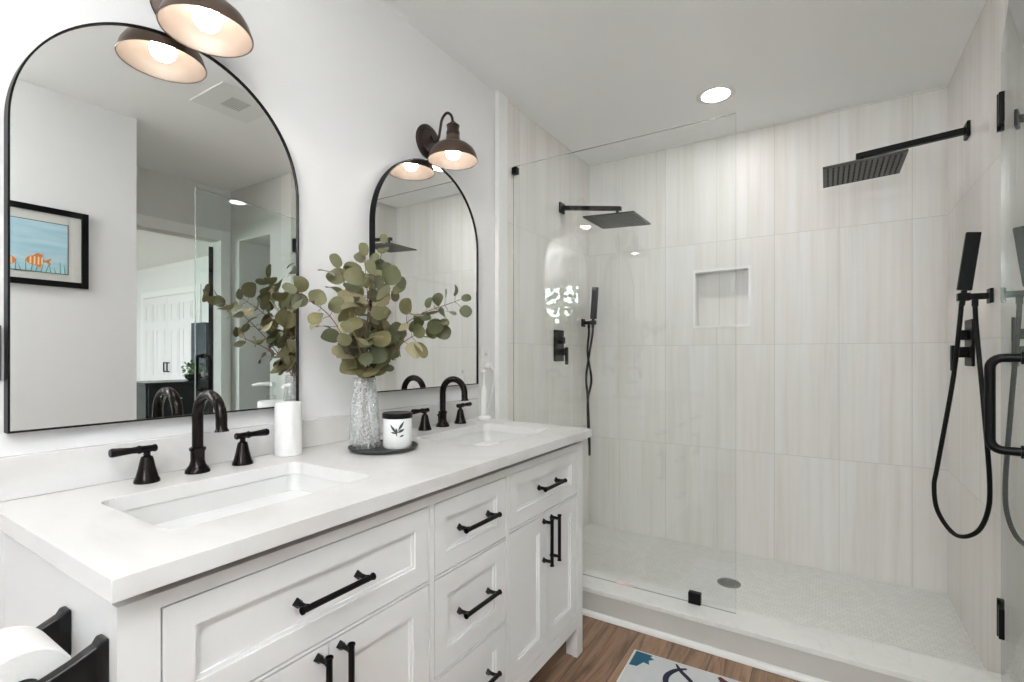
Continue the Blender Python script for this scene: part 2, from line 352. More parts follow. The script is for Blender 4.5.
MB().box(wx0+.02, wx1-.02, YW-.068, YW-.062, wz0+.02, wz1-.02).build('window_pane', M['glass'], wn)
# hall alcove and the doorway to the bedroom
struct('wall_hall_near', MB().box(XR+.12, 2.81, .80, .939, 0, H), M['hall'])
b = MB(); b.box(2.69, 2.81, .939, 1.02, 0, H); b.box(2.69, 2.81, 1.795, 1.88, 0, H); b.box(2.69, 2.81, 1.02, 1.795, 2.075, H)
struct('wall_hall_far', b, M['hall'])
b = MB(); b.box(2.675, 2.69, .945, 1.02, 0, 2.155); b.box(2.675, 2.69, 1.795, 1.868, 0, 2.155); b.box(2.675, 2.69, 1.02, 1.795, 2.075, 2.155)
struct('trim_3', b, M['trim'], bevel=.003)
lx0, lx1, lzt = 2.15, 2.57, 2.075
b = MB(); b.box(XR+.12, lx0, 1.88, 1.98, 0, H); b.box(lx1, 2.81, 1.88, 1.98, 0, H); b.box(lx0, lx1, 1.88, 1.98, lzt, H)
b.box(lx0-.02, lx0, 1.98, 2.62, 0, lzt+.02); b.box(lx1, lx1+.02, 1.98, 2.62, 0, lzt+.02); b.box(lx0, lx1, 2.60, 2.62, 0, lzt+.02); b.box(lx0, lx1, 1.98, 2.60, lzt, lzt+.02)
struct('wall_hall_right', b, M['hall'])
for i, z in enumerate((.42, .68, .955, 1.198, 1.53, 1.80)):
    tag(MB().box(lx0, lx1, 2.10, 2.60, z-.022, z).build('linen_shelf', M['trim']),
        'white linen shelf in the hall closet, %s from the floor' % ('lowest', 'second', 'third', 'fourth', 'fifth', 'topmost')[i], 'shelf', 'white shelves in the hall linen closet')
# bedroom shell
struct('wall_bedroom_back', MB().box(2.81, 8.1, 3.10, 3.22, 0, H), M['wall'])
struct('wall_bedroom_right', MB().box(8.0, 8.12, -1.5, 3.10, 0, H), M['wall'])
b = MB(); b.box(2.81, 4.5, -1.62, -1.5, 0, H); b.box(6.7, 8.12, -1.62, -1.5, 0, H); b.box(4.5, 6.7, -1.62, -1.5, 0, .8); b.box(4.5, 6.7, -1.62, -1.5, 2.2, H)
struct('wall_bedroom_front', b, M['wall'])
b = MB(); b.box(4.42, 4.5, -1.6, -1.48, .72, 2.28); b.box(6.7, 6.78, -1.6, -1.48, .72, 2.28); b.box(4.5, 6.7, -1.6, -1.48, 2.2, 2.28); b.box(4.5, 6.7, -1.6, -1.48, .72, .8); b.box(5.58, 5.62, -1.6, -1.5, .8, 2.2)
wn = struct('window_2', b, M['trim'])
MB().box(4.5, 6.7, -1.555, -1.55, .8, 2.2).build('window_pane', M['glass'], wn)
struct('wall_bedroom_left', MB().box(2.69, 2.81, -1.62, .939, 0, H), M['wall'])
b = MB(); b.box(2.69, 2.81, 1.98, 3.22, 0, H)
struct('wall_bedroom_corner', b, M['wall'])
# open bedroom door, seen edge-on
d = thing('door_1', None, None, (2.79, 1.80, 0), math.radians(28)); d['kind'] = 'structure'
MB().box(0, .72, -.038, 0, .01, 2.04).build('door_leaf', M['black'], d, bevel=.002)
MB().lathe([(.026, 0), (.028, .02), (.012, .03), (.012, .045), (.028, .06), (.02, .08)], n=16, mtx=Matrix.Translation((.66, -.038, 1.0)) @ Matrix.Rotation(PI/2, 4, 'X')).build('door_handle', M['steel'], d, smooth=40)
# closet doors in the bedroom
CLY = 3.10
b = MB(); b.box(7.42, 7.52, CLY-.02, CLY, 0, 2.12); b.box(5.72, 5.82, CLY-.02, CLY, 0, 2.12); b.box(5.82, 7.42, CLY-.02, CLY, 2.03, 2.12)
struct('trim_4', b, M['trim'], bevel=.003)
d = thing('door_2', None, None, (6.62, CLY-.003, 0)); d['kind'] = 'structure'
for sx in (-1, 1):
    b = MB(); x0, x1 = (.003, .797) if sx > 0 else (-.797, -.003)
    b.box(x0, x1, -.022, 0, .01, 2.022)
    for c in (0, 1):
        px0 = x0+.09+c*.355; px1 = px0+.26
        for z0, z1 in ((.12, .78), (.88, 1.55), (1.66, 1.92)):
            b.ring(rrect(px0, px1, z0, z1, .002, 1), rrect(px0+.022, px1-.022, z0+.022, z1-.022, .002, 1), 0, .008) if False else None
            for (a0, a1, c0, c1) in ((px0, px1, z0, z0+.02), (px0, px1, z1-.02, z1), (px0, px0+.02, z0+.02, z1-.02), (px1-.02, px1, z0+.02, z1-.02)):
                b.box(a0, a1, -.029, -.022, c0, c1)
            b.box(px0+.05, px1-.05, -.028, -.022, z0+.05, z1-.05)
    lf = b.build('door_leaf', M['closet'], d, bevel=.002)
    hx = sx*.05
    MB().box(hx-.008, hx+.008, -.060, -.048, .93, 1.07).box(hx-.008, hx+.008, -.048, -.022, .93, .945).box(hx-.008, hx+.008, -.048, -.022, 1.055, 1.07).build('door_handle', M['black'], lf)
# baseboards
struct('baseboard_right', MB().box(XR-.014, XR, YW, .939, 0, .10), M['trim'], bevel=.003)
struct('baseboard_left', MB().box(0, .014, YW, -.005, 0, .10), M['trim'], bevel=.003)
# shower base and curb
struct('shower_floor', MB().box(.012, XR, C1, YB, 0, .012), M['mosaic'])
b = MB(); b.box(.026, XR, C0+.008, C1-.004, 0, CZ-.02); cb = struct('shower_curb', b, M['curbtile'])
MB().box(.026, XR-.001, C0, C1, CZ-.02, CZ).build('curb_cap', M['marble'], cb, bevel=.002)
b = MB(); b.prism([(C0-.010, 0), (C0+.008, 0), (C0+.008, .020), (C0+.002, .020), (C0-.005, .016), (C0-.009, .009)], .026, XR, Matrix(((0, 0, 1, 0), (1, 0, 0, 0), (0, 1, 0, 0), (0, 0, 0, 1))))
struct('trim_5', b, M['trim'])

# ================================================================== VANITY
CX = .577                      # cabinet face
Y0, Y1 = .018, 1.542           # cabinet ends
v = thing('vanity_cabinet', 'long white shaker double vanity cabinet with black bar handles', 'cabinet', (0, 0, 0))
# fronts (y0,y1,z0,z1)
D1 = (.073, .644, .628, .806); DM1 = (.666, .987, .628, .806); DM2 = (.666, .987, .377, .617); DM3 = (.666, .987, .165, .366); D3 = (1.008, 1.490, .640, .808)
L1 = (.073, .3575, .165, .617); L2 = (.3605, .644, .165, .617); R1 = (1.008, 1.2475, .165, .628); R2 = (1.2505, 1.490, .165, .628)
b = MB()     # carcass with face frame
b.box(.004, CX-.026, Y0+.004, Y0+.022, .13, .842); b.box(.004, CX-.026, Y1-.022, Y1-.004, .13, .842)
b.box(.004, .016, Y0+.022, Y1-.022, .13, .842); b.box(.016, CX-.026, Y0+.022, Y1-.022, .13, .148)
b.build('carcass', M['cab'], v)
b = MB(); f0, f1 = CX-.022, CX
b.box(f0, f1, Y0, .070, 0, .831); b.box(f0, f1, 1.493, Y1, 0, .831)
b.box(f0, f1, .070, 1.493, .809, .831)                   # top rail
b.box(f0, f1, .070, 1.493, .115, .162)                   # bottom rail
b.box(f0, f1, .647, .663, .162, .809); b.box(f0, f1, .990, 1.005, .162, .809)
b.box(f0, f1, .070, .647, .620, .625); b.box(f0, f1, .663, .990, .620, .625); b.box(f0, f1, .663, .990, .369, .374); b.box(f0, f1, 1.005, 1.493, .631, .637)
b.box(.016, CX-.022, Y0+.022, Y1-.022, .80, .81)
b.build('face_frame', M['cab'], v)
MB().box(CX-.030, CX-.0245, Y0+.03, Y1-.03, .15, .853).build('shadow_board', M['dark'], v)  # dark board painting the shade under the slab and between the fronts
for (x0, x1, ya, yb) in ((.004, .05, Y0, Y0+.045), (CX-.05, CX-.0222, Y0, Y0+.045), (.004, .05, Y1-.045, Y1), (CX-.05, CX-.0222, Y1-.045, Y1)):
    MB().box(x0, x1, ya, yb, 0, .842).build('leg', M['cab'], v, bevel=.001)
# side panel (left) a touch behind the leg posts
MB().box(.05, CX-.05, Y0+.0005, Y0+.004, .13, .842).build('side_panel', M['cab'], v)
def shaker(r, rail=.052, name='drawer'):
    y0, y1, z0, z1 = r; b = MB(); t0, t1 = CX-.0215, CX-.001
    b.box(t0, t1, y0, y0+rail, z0, z1); b.box(t0, t1, y1-rail, y1, z0, z1)
    b.box(t0, t1, y0+rail, y1-rail, z0, z0+rail); b.box(t0, t1, y0+rail, y1-rail, z1-rail, z1)
    b.box(t0, CX-.010, y0+rail, y1-rail, z0+rail, z1-rail)
    k = .007; T = CX-.0055        # small inner bead
    b.box(t0, T, y0+rail, y0+rail+k, z0+rail, z1-rail); b.box(t0, T, y1-rail-k, y1-rail, z0+rail, z1-rail)
    b.box(t0, T, y0+rail+k, y1-rail-k, z0+rail, z0+rail+k); b.box(t0, T, y0+rail+k, y1-rail-k, z1-rail-k, z1-rail)
    return b.build(name, M['cab'], v)
def handle(par, y, z, ln, vertical=False):
    b = MB(); X = CX-.001
    def T(p): return (p[0], y+p[1], z+p[2]) if not vertical else (p[0], y+p[2], z+p[1])
    h = ln/2
    q = [T(p) for p in ((X+.034, -h, 0), (X+.034, h, 0))]
    b.tube(q, .0062, 8)
    for s in (-1, 1):
        b.tube([T((X-.010 if ln < 0 else X, s*(h-.014), 0)), T((X+.003, s*(h-.014), 0)), T((X+.010, s*(h-.014), 0)), T((X+.026, s*(h-.014), 0)), T((X+.034, s*(h-.014), 0))], [.0105, .0105, .0065, .006, .0085], 4)
        b.tube([T((X+.034, s*h, 0)), T((X+.034, s*(h-.004), 0))], .0078, 8)
    return b.build('handle', M['black'], par, bevel=.0008)
RB = .045
for r, ln in ((D1, .166), (DM1, .158), (DM2, .158), (DM3, .158), (D3, .152)):
    d = shaker(r, RB if (r[3]-r[2]) < .2 else .05); handle(d, (r[0]+r[1])/2, (r[2]+r[3])/2+.006, ln)
for r, hy in ((L1, .3575-.024), (L2, .3605+.024), (R1, 1.2475-.026), (R2, 1.2505+.026)):
    d = shaker(r, .052, 'door'); handle(d, hy, .541 if r[0] > 1 else .533, .160, True)

# countertop with two sink cut-outs
CTX, CTL0, CTL1 = .612, 1.553, 1.59
S1 = (.168, .480, .125, .562); S2 = (.168, .480, 1.02, 1.457)
def sinkrect(S, g=0, r=.028): return rrect(S[0]-g, S[1]+g, S[2]-g, S[3]+g, r+g, 5)
bm = MB(); B = bm.bm
zt, zb = .885, .853
outer = [(0, 0), (CTX, 0), (CTX, CTL0), (0, CTL1)]
def loop(P, z): return [B.verts.new((p[0], p[1], z)) for p in P]
for z in (zt, zb):
    loops = [loop(outer, z), loop(sinkrect(S1), z), loop(sinkrect(S2), z)]; ed = []
    for lp in loops:
        for i in range(len(lp)): ed.append(B.edges.new((lp[i], lp[(i+1) % len(lp)])))
    bmesh.ops.triangle_fill(B, use_beauty=True, use_dissolve=True, edges=ed)
    if z == zt: top = loops
    else:
        for a, c in zip(top, loops):
            for i in range(len(a)): j = (i+1) % len(a); bm.f([a[i], a[j], c[j], c[i]])
tag(bm.build('countertop', M['quartz'], bevel=.002), 'white quartz countertop running over the double vanity', 'countertop')
tag(MB().box(0, .018, 0, CTL1+.02, .8855, .972).build('backsplash', M['quartz'], bevel=.0015), 'low white quartz backsplash strip along the wall behind the faucets', 'backsplash')
def sink(S, label):
    t = thing('sink', label, 'sink', (0, 0, 0), 0, 'undermount sinks in the double vanity'); b = MB()
    cx, cy = (S[0]+S[1])/2, (S[2]+S[3])/2
    levels = [(.012, .8525, .03), (.004, .8525, .028), (.002, .842, .028), (-.006, .79, .035), (-.02, .745, .05), (-.045, .730, .06), (-.10, .724, .04)]
    rings = []
    for g, z, r in levels: rings.append([b.bm.verts.new((p[0], p[1], z)) for p in rrect(S[0]-g, S[1]+g, S[2]-g, S[3]+g, r, 5)])
    # outer shell
    out = [(-.09, .712), (-.03, .718), (.006, .735), (.012, .78), (.012, .8565)]
    for g, z in out: rings.append([b.bm.verts.new((p[0], p[1], z)) for p in rrect(S[0]-g, S[1]+g, S[2]-g, S[3]+g, .03, 5)])
    for a, c in zip(rings[:7], rings[1:7]):
        for i in range(len(a)): b.f([a[i], a[(i+1) % len(a)], c[(i+1) % len(a)], c[i]])
    b.f(rings[6])
    for a, c in zip(rings[7:], rings[8:]):
        for i in range(len(a)): b.f([a[i], a[(i+1) % len(a)], c[(i+1) % len(a)], c[i]])
    b.f(rings[7][::-1])
    b.build('basin', M['porcelain'], t, smooth=50)
    MB().lathe([(.022, 0), (.022, .003), (.018, .005), (.017, .0035), (.015, .006), (.001, .0065)], (cx, cy, .7245), 20).build('drain', M['bronze'], t, smooth=40)
sink(S1, 'rectangular white undermount sink at the near end, beside the toilet roll')
sink(S2, 'rectangular white undermount sink at the far end, next to the shower')

# ------------------------------------------------------------------ faucets
def faucet(y, label):
    t = thing('faucet', label, 'faucet', (.075, y, .885), 0, 'dark bronze widespread faucets')
    b = MB(); b.lathe([(.0275, 0), (.0275, .005), (.0235, .012), (.018, .020), (.0155, .030), (.0158, .052), (.0185, .056), (.0185, .061), (.0135, .064)], n=28)
    R = .056; top = .206-.0125-R
    P = [(0, 0, .06), (0, 0, .10), (0, 0, top)] + arc((R, top), R, 180, -8, 18)[1:]
    e = P[-1]; P += [(e[0]+.0015, 0, e[2]-.012), (e[0]+.0020, 0, e[2]-.020)]
    rr = [.0125]*(len(P)-2) + [.0125, .0165]
    b.tube(P, rr, 20); b.build('spout', M['bronze'], t, smooth=50)
    b = MB(); b.tube([(-.022, 0, .012), (-.022, 0, .040)], .003, 10); b.sphere((-.022, 0, .045), .006, 12, 8); b.build('lift_rod', M['bronze'], t, smooth=60)
    for s in (-1, 1):
        bx = MB(); bx.lathe([(.0255, 0), (.0255, .005), (.022, .013), (.0175, .030), (.0135, .050), (.0115, .058), (.007, .061), (.007, .070)], (.004, s*.110, 0), 28)
        hb = bx.build('handle_base', M['bronze'], t, smooth=40)
        l = MB(); a0 = Vector((.004, s*.110, .076)); dv = Vector((.012, s, .012)).normalized()
        q = [a0-dv*.019, a0-dv*.016, a0-dv*.012, a0+dv*.010, a0+dv*.016, a0+dv*.020, a0+dv*.03, a0+dv*.066, a0+dv*.070]
        l.tube(q, [.0075, .0092, .0078, .0080, .0100, .0078, .0072, .0102, .0085], 18)
        l.build('lever', M['bronze'], hb, smooth=50)
    return t
faucet(.3555, 'dark bronze gooseneck faucet with two lever handles at the near sink')
faucet(1.285, 'dark bronze gooseneck faucet with two lever handles at the far sink')

# ------------------------------------------------------------------ mirrors
def mirror(y0, y1, z0, z1, label):
    w_ = y1-y0; R = w_/2; t = thing('arched_mirror', label, 'mirror', (0, (y0+y1)/2, z0), 0, 'arched black framed mirrors')
    h = z1-z0
    def outline(g):
        P = [(-R+g, g), (R-g, g)]; n = 64
        for k in range(n+1):
            a = PI*k/n; P.append(((R-g)*math.cos(a), h-R+(R-g)*math.sin(a)))
        return P
    # local (u,v,w): u = y, v = z, w = x
    mt = Matrix(((0, 0, 1, 0), (1, 0, 0, 0), (0, 1, 0, 0), (0, 0, 0, 1)))
    b = MB(); o, i_ = outline(0), outline(.0035); n = len(o)
    V = lambda P, x: [b.bm.verts.new((x, p[0], p[1])) for p in P]
    of, inf, ob, inb = V(o, .028), V(i_, .028), V(o, .001), V(i_, .001)
    for k in range(n):
        j = (k+1) % n
        b.f([of[k], of[j], inf[j], inf[k]]); b.f([ob[k], ob[j], of[j], of[k]]); b.f([inf[k], inf[j], inb[j], inb[k]]); b.f([ob[j], ob[k], inb[k], inb[j]])
    b.build('frame', M['black'], t)
    MB().prism(outline(.0035), .012, .023, mt).build('mirror_glass', M['mirror'], t)
    return t
mirror(.028, .667, 1.020, 1.967, 'large arched black framed mirror nearest the camera, above the near sink')
mirror(.967, 1.595, 1.040, 1.967, 'arched black framed mirror above the far sink, behind the eucalyptus')

# ------------------------------------------------------------------ sconces
def sconce(y, label):
    t = thing('wall_sconce', label, 'wall lamp', (0, y, 2.054), 0, 'bronze barn shade wall sconces')
    mt = Matrix.Rotation(PI/2, 4, 'Y')
    MB().lathe([(.068, 0), (.070, .004), (.070, .010), (.064, .016), (.056, .018), (.052, .022), (.001, .023)], n=40, mtx=mt).build('back_plate', M['bronzeplate'], t, smooth=40)
    P = catmull([(.020, 0, .022), (.030, 0, .002), (.045, 0, -.008), (.062, 0, .004), (.070, 0, .035), (.080, 0, .075), (.105, 0, .094), (.128, 0, .078), (.137, 0, .048)], 6)
    MB().tube(P, .0055, 12).build('gooseneck_arm', M['bronzeplate'], t, smooth=60)
    cx = .137
    MB().lathe([(.024, -.012), (.0265, -.004), (.0265, .010), (.024, .013), (.024, .030), (.026, .032), (.026, .036), (.021, .040), (.014, .042), (.012, .048), (.007, .05)], (cx, 0, 0), 28).build('socket', M['bronzeplate'], t, smooth=40)
    # shade: outside and inside skins
    out = [(.026, -.004), (.028, -.018), (.031, -.028), (.046, -.036), (.066, -.046), (.081, -.059), (.091, -.076), (.0975, -.096), (.0990, -.104)]
    b = MB(); b.lathe(out, (cx, 0, 0), 48, cap=False); so = b.build('shade', M['bronze2'], t, smooth=60)
    b = MB(); inn = [(max(r-.0022, .005), z-.0015) for r, z in out[:-1]] + [(.0975, -.104)]
    b.lathe(inn, (cx, 0, 0), 48, cap=False); n = 48
    tag(b.build('shade_lining', M['shadein'], so, smooth=60), 'pale inside of the shade')
    b = MB(); b.lathe([(.0965, -.1040), (.0990, -.1055), (.1000, -.1030), (.0985, -.101)], (cx, 0, 0), 48, cap=False); b.build('shade_rim', M['bronze2'], so, smooth=60)
    MB().lathe([(.008, -.030), (.014, -.038), (.024, -.052), (.030, -.068), (.028, -.082), (.019, -.093), (.002, -.098)][::-1], (cx, 0, 0), 24).build('bulb', M['bulb'], t, smooth=60)
    return t
sconce(.3475, 'bronze barn shade wall sconce above the near mirror, cut by the top of the photo')
sconce(1.275, 'bronze barn shade wall sconce with gooseneck arm above the far mirror')

# ================================================================== COUNTER ITEMS
t = thing('soap_dispenser', 'white cylindrical soap pump bottle between the near faucet and the vase', 'soap dispenser', (.066, .607, .885), math.radians(-50))
MB().lathe([(.034, 0), (.037, .002), (.037, .150), (.035, .153), (.014, .155)], n=36).build('bottle', M['ceramic'], t, smooth=40)
MB().lathe([(.013, .154), (.013, .168), (.006, .170), (.006, .190), (.011, .192), (.012, .205), (.009, .208)], n=20).build('pump', M['clear'], t, smooth=40)
MB().tube([(0, 0, .203), (.030, 0, .2035), (.052, 0, .200)], [.006, .0048, .0035], 12).build('nozzle', M['white'], t, smooth=60)

tag(MB().lathe([(.085, 0), (.098, .003), (.104, .010), (.105, .013), (.102, .013), (.097, .008), (.001, .006)], (.240, .812, .885), 56).build('tray', M['tray'], smooth=40), 'round black tray under the vase and the candle', 'tray')
t = thing('vase', 'tall hammered clear glass vase holding eucalyptus stems', 'vase', (.197, .777, .8915))
oo = [(.040, 0), (.0455, .006), (.0465, .03), (.0455, .07), (.041, .13), (.0345, .19), (.0325, .215)]
ii = [(.0305, .215), (.0325, .19), (.039, .13), (.0435, .07), (.0445, .03), (.043, .014), (.001, .012)]
b = MB(); b.lathe(oo+ii, n=48, cap=False); b.bm.faces.ensure_lookup_table()
b.lathe([(.001, 0), (.040, 0)], n=48, cap=False); b.build('body', M['vase'], t, smooth=60)
t = thing('candle_jar', 'white candle jar with black lid and a dark leaf sprig print', 'candle', (.276, .836, .8915), 0)
MB().lathe([(.039, 0), (.0425, .003), (.044, .010), (.044, .088), (.043, .091)], n=40).build('jar', M['jar'], t, smooth=40)
MB().lathe([(.0445, .091), (.046, .093), (.046, .104), (.044, .107), (.034, .1075), (.001, .1075)], n=40).build('lid', M['black'], t, smooth=40)
# leaf sprig printed on the side that faces the room
b = MB(); aim = math.atan2(-.262-.836, 1.392-.276)
def onjar(u, w_): a = aim+u/.0445; return Vector((.0445*math.cos(a), .0445*math.sin(a), w_))
def sprig(u0, w0, ang, ln, wd):
    u0, w0, ln, wd = u0*1.35, .004+w0*1.3, ln*1.3, wd*1.3
    n = 6; L_, R_ = [], []
    for k in range(n+1):
        s = k/n; hw = wd*math.sin(PI*min(max(s, .02), .98)); du, dw = math.cos(ang), math.sin(ang)
        L_.append(b.bm.verts.new(onjar(u0+du*ln*s-dw*hw, w0+dw*ln*s+du*hw))); R_.append(b.bm.verts.new(onjar(u0+du*ln*s+dw*hw, w0+dw*ln*s-du*hw)))
    for k in range(n): b.f([L_[k], L_[k+1], R_[k+1], R_[k]])
for q in ((-.002, .034, 2.2, .026, .0028), (.001, .040, 1.0, .026, .003), (-.002, .034, 2.9, .014, .002), (.0, .036, .45, .018, .0032), (-.001, .026, 1.75, .022, .0012), (.004, .026, .35, .012, .002), (-.003, .030, 1.5, .016, .0028)): sprig(*q)
tag(b.build('printed_sprig', M['ink'], t), 'dark grey leaf print')

# toothbrush on its charger, outlet behind
t = thing('electric_toothbrush', 'white electric toothbrush standing on its charger at the far end of the counter', 'toothbrush', (.085, 1.560, .885))
MB().lathe([(.030, 0), (.033, .004), (.030, .013), (.018, .018)], n=28).build('charger', M['white'], t, smooth=40)
MB().lathe([(.0135, .016), (.0145, .03), (.0145, .09), (.0125, .135), (.009, .150)], n=24).build('handle', M['white'], t, smooth=50)
b = MB(); b.tube([(0, 0, .150), (0, 0, .205)], [.0055, .0035], 12); b.tube([(-.002, 0, .212), (.010, 0, .212)], .0075, 14); b.build('brush_head', M['white'], t, smooth=40)
t = thing('wall_outlet', 'white wall outlet with a white plug to the right of the far mirror', 'outlet', (0, 1.684, 1.152))
MB().box(0, .005, -.036, .036, -.062, .062).build('cover_plate', M['white'], t, bevel=.002)
for z0 in (-.045, .012): MB().box(.005, .007, -.017, .017, z0, z0+.033).build('socket', M['ceramic'], t, bevel=.001)
b = MB(); b.box(.007, .034, -.013, .013, -.04, -.012); b.build('plug', M['white'], t, bevel=.004)
MB().box(.0071, .0075, -.008, -.005, .022, .032).box(.0071, .0075, .005, .008, .022, .032).build('slot', M['slot'], t)
tag(MB().tube(catmull([(.034, 1.684, 1.126), (.06, 1.68, 1.08), (.055, 1.65, .96), (.06, 1.62, .90), (.085, 1.594, .892)], 6), .0022, 8).build('charger_cord', M['white'], smooth=60), 'thin white cord from the outlet down to the toothbrush charger', 'cord')
t = thing('wall_switch', 'small dark plate on the wall left of the near mirror', 'switch', (0, -.008, 1.18))
MB().box(0, .006, -.032, .032, -.055, .055).build('cover_plate', M['greyplate'], t, bevel=.001)
MB().box(.006, .010, -.008, .008, -.02, .02).build('toggle', M['black'], t, bevel=.001)

# ------------------------------------------------------------------ eucalyptus stems
VX, VY, VZ = .197, .777, .8915
def leaf(b, c, nrm, up, r, asp, cup):
    nrm = nrm.normalized(); up = (up-nrm*up.dot(nrm)).normalized(); sd = nrm.cross(up)
    n = 9; L_, Rr, Md = [], [], []
    for k in range(n+1):
        s = k/n; th = PI*s; hw = r*asp*math.sin(th)**.72 if 0 < k < n else 0.0006
        y = -r*math.cos(th); bend = cup*r*(y/r)**2
        Md.append(b.bm.verts.new(c+up*(y+r)+nrm*(-bend)))
        L_.append(b.bm.verts.new(c+up*(y+r)+sd*hw+nrm*(-bend+abs(hw)*cup*.6)))
        Rr.append(b.bm.verts.new(c+up*(y+r)-sd*hw+nrm*(-bend+abs(hw)*cup*.6)))
    for k in range(n): b.f([L_[k], L_[k+1], Md[k+1], Md[k]]); b.f([Md[k], Md[k+1], Rr[k+1], Rr[k]])
def stem(i, tip, bow, nl, rs, label, start=.36):
    rnd = random.Random(100+i)
    t = thing('eucalyptus_stem', label, 'eucalyptus stem', (VX, VY, VZ+.016), 0, 'eucalyptus stems in the glass vase')
    a = 2*PI*i/9; base = Vector((.022*math.cos(a), .022*math.sin(a), 0)); neck = Vector((-.012*math.cos(a), -.012*math.sin(a), .195))
    tip = Vector(tip)-Vector((VX, VY, VZ+.016)); mid = neck.lerp(tip, .5)+Vector(bow)
    P = catmull([base, neck, mid, tip], 10); n = len(P)
    b = MB(); b.tube(P, [.0024-.0014*k/(n-1) for k in range(n)], 7)
    lb = MB()
    for k in range(nl):
        s = start+(1-start)*(k+.3)/nl; q = s*(n-1); i0 = min(int(q), n-2); p = P[i0].lerp(P[i0+1], q-i0); tg = (P[i0+1]-P[i0]).normalized()
        ax = Vector((rnd.gauss(0, 1), rnd.gauss(0, 1), rnd.gauss(0, .6))); ax = (ax-tg*ax.dot(tg)).normalized()
        for sgn in ((1, -1) if k < nl-1 else (1, -1)):
            d = (ax*sgn+tg*rnd.uniform(.25, .7)).normalized(); ps = rnd.uniform(.012, .026); e = p+d*ps
            b.tube([p, p.lerp(e, .5)+Vector((0, 0, .001)), e], .0009, 5)
            r = rnd.uniform(.022, .036)*rs*(1.12-.38*s); nr = Vector((rnd.uniform(-.2, 1.0), rnd.uniform(-1.1, .3), rnd.uniform(-.3, .8)))
            # keep every leaf clear of the wall and mirror
            w_ = e+t.location
            if w_.x+d.x*2*r < .045: d = Vector((abs(d.x)+.2, d.y, d.z)).normalized()
            if abs(nr.normalized().dot(d)) > .85: nr = nr+Vector((0, 0, 1.2))
            leaf(lb, e, nr, d, r, rnd.uniform(.80, 1.0), rnd.uniform(.05, .35))
    tg = (P[-1]-P[-2]).normalized(); leaf(lb, P[-1], Vector((1, -.6, .3)), tg, .020*rs, .7, .1)
    b.build('stem', M['stem'], t, smooth=60); lb.build('foliage', M['leaf'], t, smooth=80)
STEMS = [((.225, .825, 1.525), (0, 0, .02), 9, .85, 'tallest upright eucalyptus stem with pale top leaves'),
         ((.16, .57, 1.35), (0, .01, .05), 8, 1.0, 'eucalyptus stem arching left toward the near mirror'),
         ((.46, .92, 1.345), (-.02, 0, .05), 11, .85, 'eucalyptus stem reaching far right in front of the far mirror'),
         ((.43, .60, 1.38), (0, 0, .05), 8, 1.0, 'eucalyptus stem leaning out toward the camera'),
         ((.18, .79, 1.485), (0, .01, .02), 9, 1.12, 'full leafed eucalyptus stem close to the wall'),
         ((.36, .93, 1.27), (0, 0, .03), 9, 1.0, 'short low eucalyptus stem leaning right above the candle'),
         ((.20, .68, 1.43), (0, 0, .04), 8, 1.15, 'eucalyptus stem with the largest round leaves left of the vase mouth'),
         ((.33, .76, 1.40), (0, 0, .03), 9, 1.05, 'upright eucalyptus stem in the middle of the bunch'),
         ((.31, .64, 1.24), (0, 0, .02), 5, 1.0, 'shortest eucalyptus stem hanging low over the vase rim')]
for i, s in enumerate(STEMS): stem(i, *s)

# ================================================================== TOILET ROLL HOLDER (on the side of the cabinet)
t = thing('toilet_roll_holder', 'black two post toilet roll holder on the side of the vanity', 'toilet roll holder', (.468, Y0, .747))
for x in (-.072, .072):
    b = MB(); z0 = 0
    secs = [(0, .013, .036, 0), (-.008, .013, .036, 0), (-.014, .010, .030, -.001), (-.040, .009, .022, -.004), (-.075, .009, .015, -.008), (-.092, .011, .016, -.010), (-.100, .010, .013, -.010)]
    rg = []
    for y, hx, hz, dz in secs: rg.append([b.bm.verts.new((x+sx*hx, y, dz+sz*hz)) for sx, sz in ((-1, -1), (1, -1), (1, 1), (-1, 1))])
    for a, c in zip(rg, rg[1:]):
        for k in range(4): b.f([a[k], a[(k+1) % 4], c[(k+1) % 4], c[k]])
    b.f(rg[0][::-1]); b.f(rg[-1]); b.build('post', M['blackm'], t, bevel=.003, seg=3)
MB().tube([(-.066, -.082, -.008), (.066, -.082, -.008)], .008, 16).build('roller', M['blackm'], t, smooth=60)
b = MB(); mt = Matrix.Rotation(PI/2, 4, 'Y')
b.lathe([(.0205, -.051), (.054, -.051), (.056, -.049), (.056, .049), (.054, .051), (.0205, .051), (.0205, -.051)], n=48, mtx=Matrix.Translation((.468, Y0-.082, .737)) @ mt, cap=False)
tag(b.build('toilet_roll', M['paper'], smooth=40), 'white toilet paper roll on the black holder at the vanity side', 'toilet paper')

# ================================================================== SHOWER
def glass_box(name, x0, x1, y0, y1, z0, z1, parent):
    b = MB(); b.box(x0, x1, y0, y1, z0, z1); b.bm.faces.ensure_lookup_table()
    for fc in b.bm.faces:
        if abs(fc.calc_center_median().y-(y0+y1)/2) < 1e-5: fc.material_index = 1
    return b.build(name, [M['glass'], M['glassedge']], parent)
t = thing('shower_screen', 'fixed clear glass shower panel standing on the curb', 'shower screen', (0, YG, 0))
glass_box('glass_panel', .016, 1.083, -.005, .005, CZ+.002, 2.157, t)
MB().box(.012, .042, -.014, .014, 2.115, 2.15).build('wall_bracket', M['black'], t, bevel=.002)
MB().box(.898, .948, -.013, .013, CZ, CZ+.048).build('floor_bracket', M['black'], t, bevel=.002)
MB().box(.060, .110, -.013, .013, CZ, CZ+.048).build('floor_bracket', M['black'], t, bevel=.002)
tag(MB().box(.575, .660, -.0062, -.0052, CZ+.004, CZ+.016).build('safety_sticker', M['sticker'], t), 'small pink and white sticker')
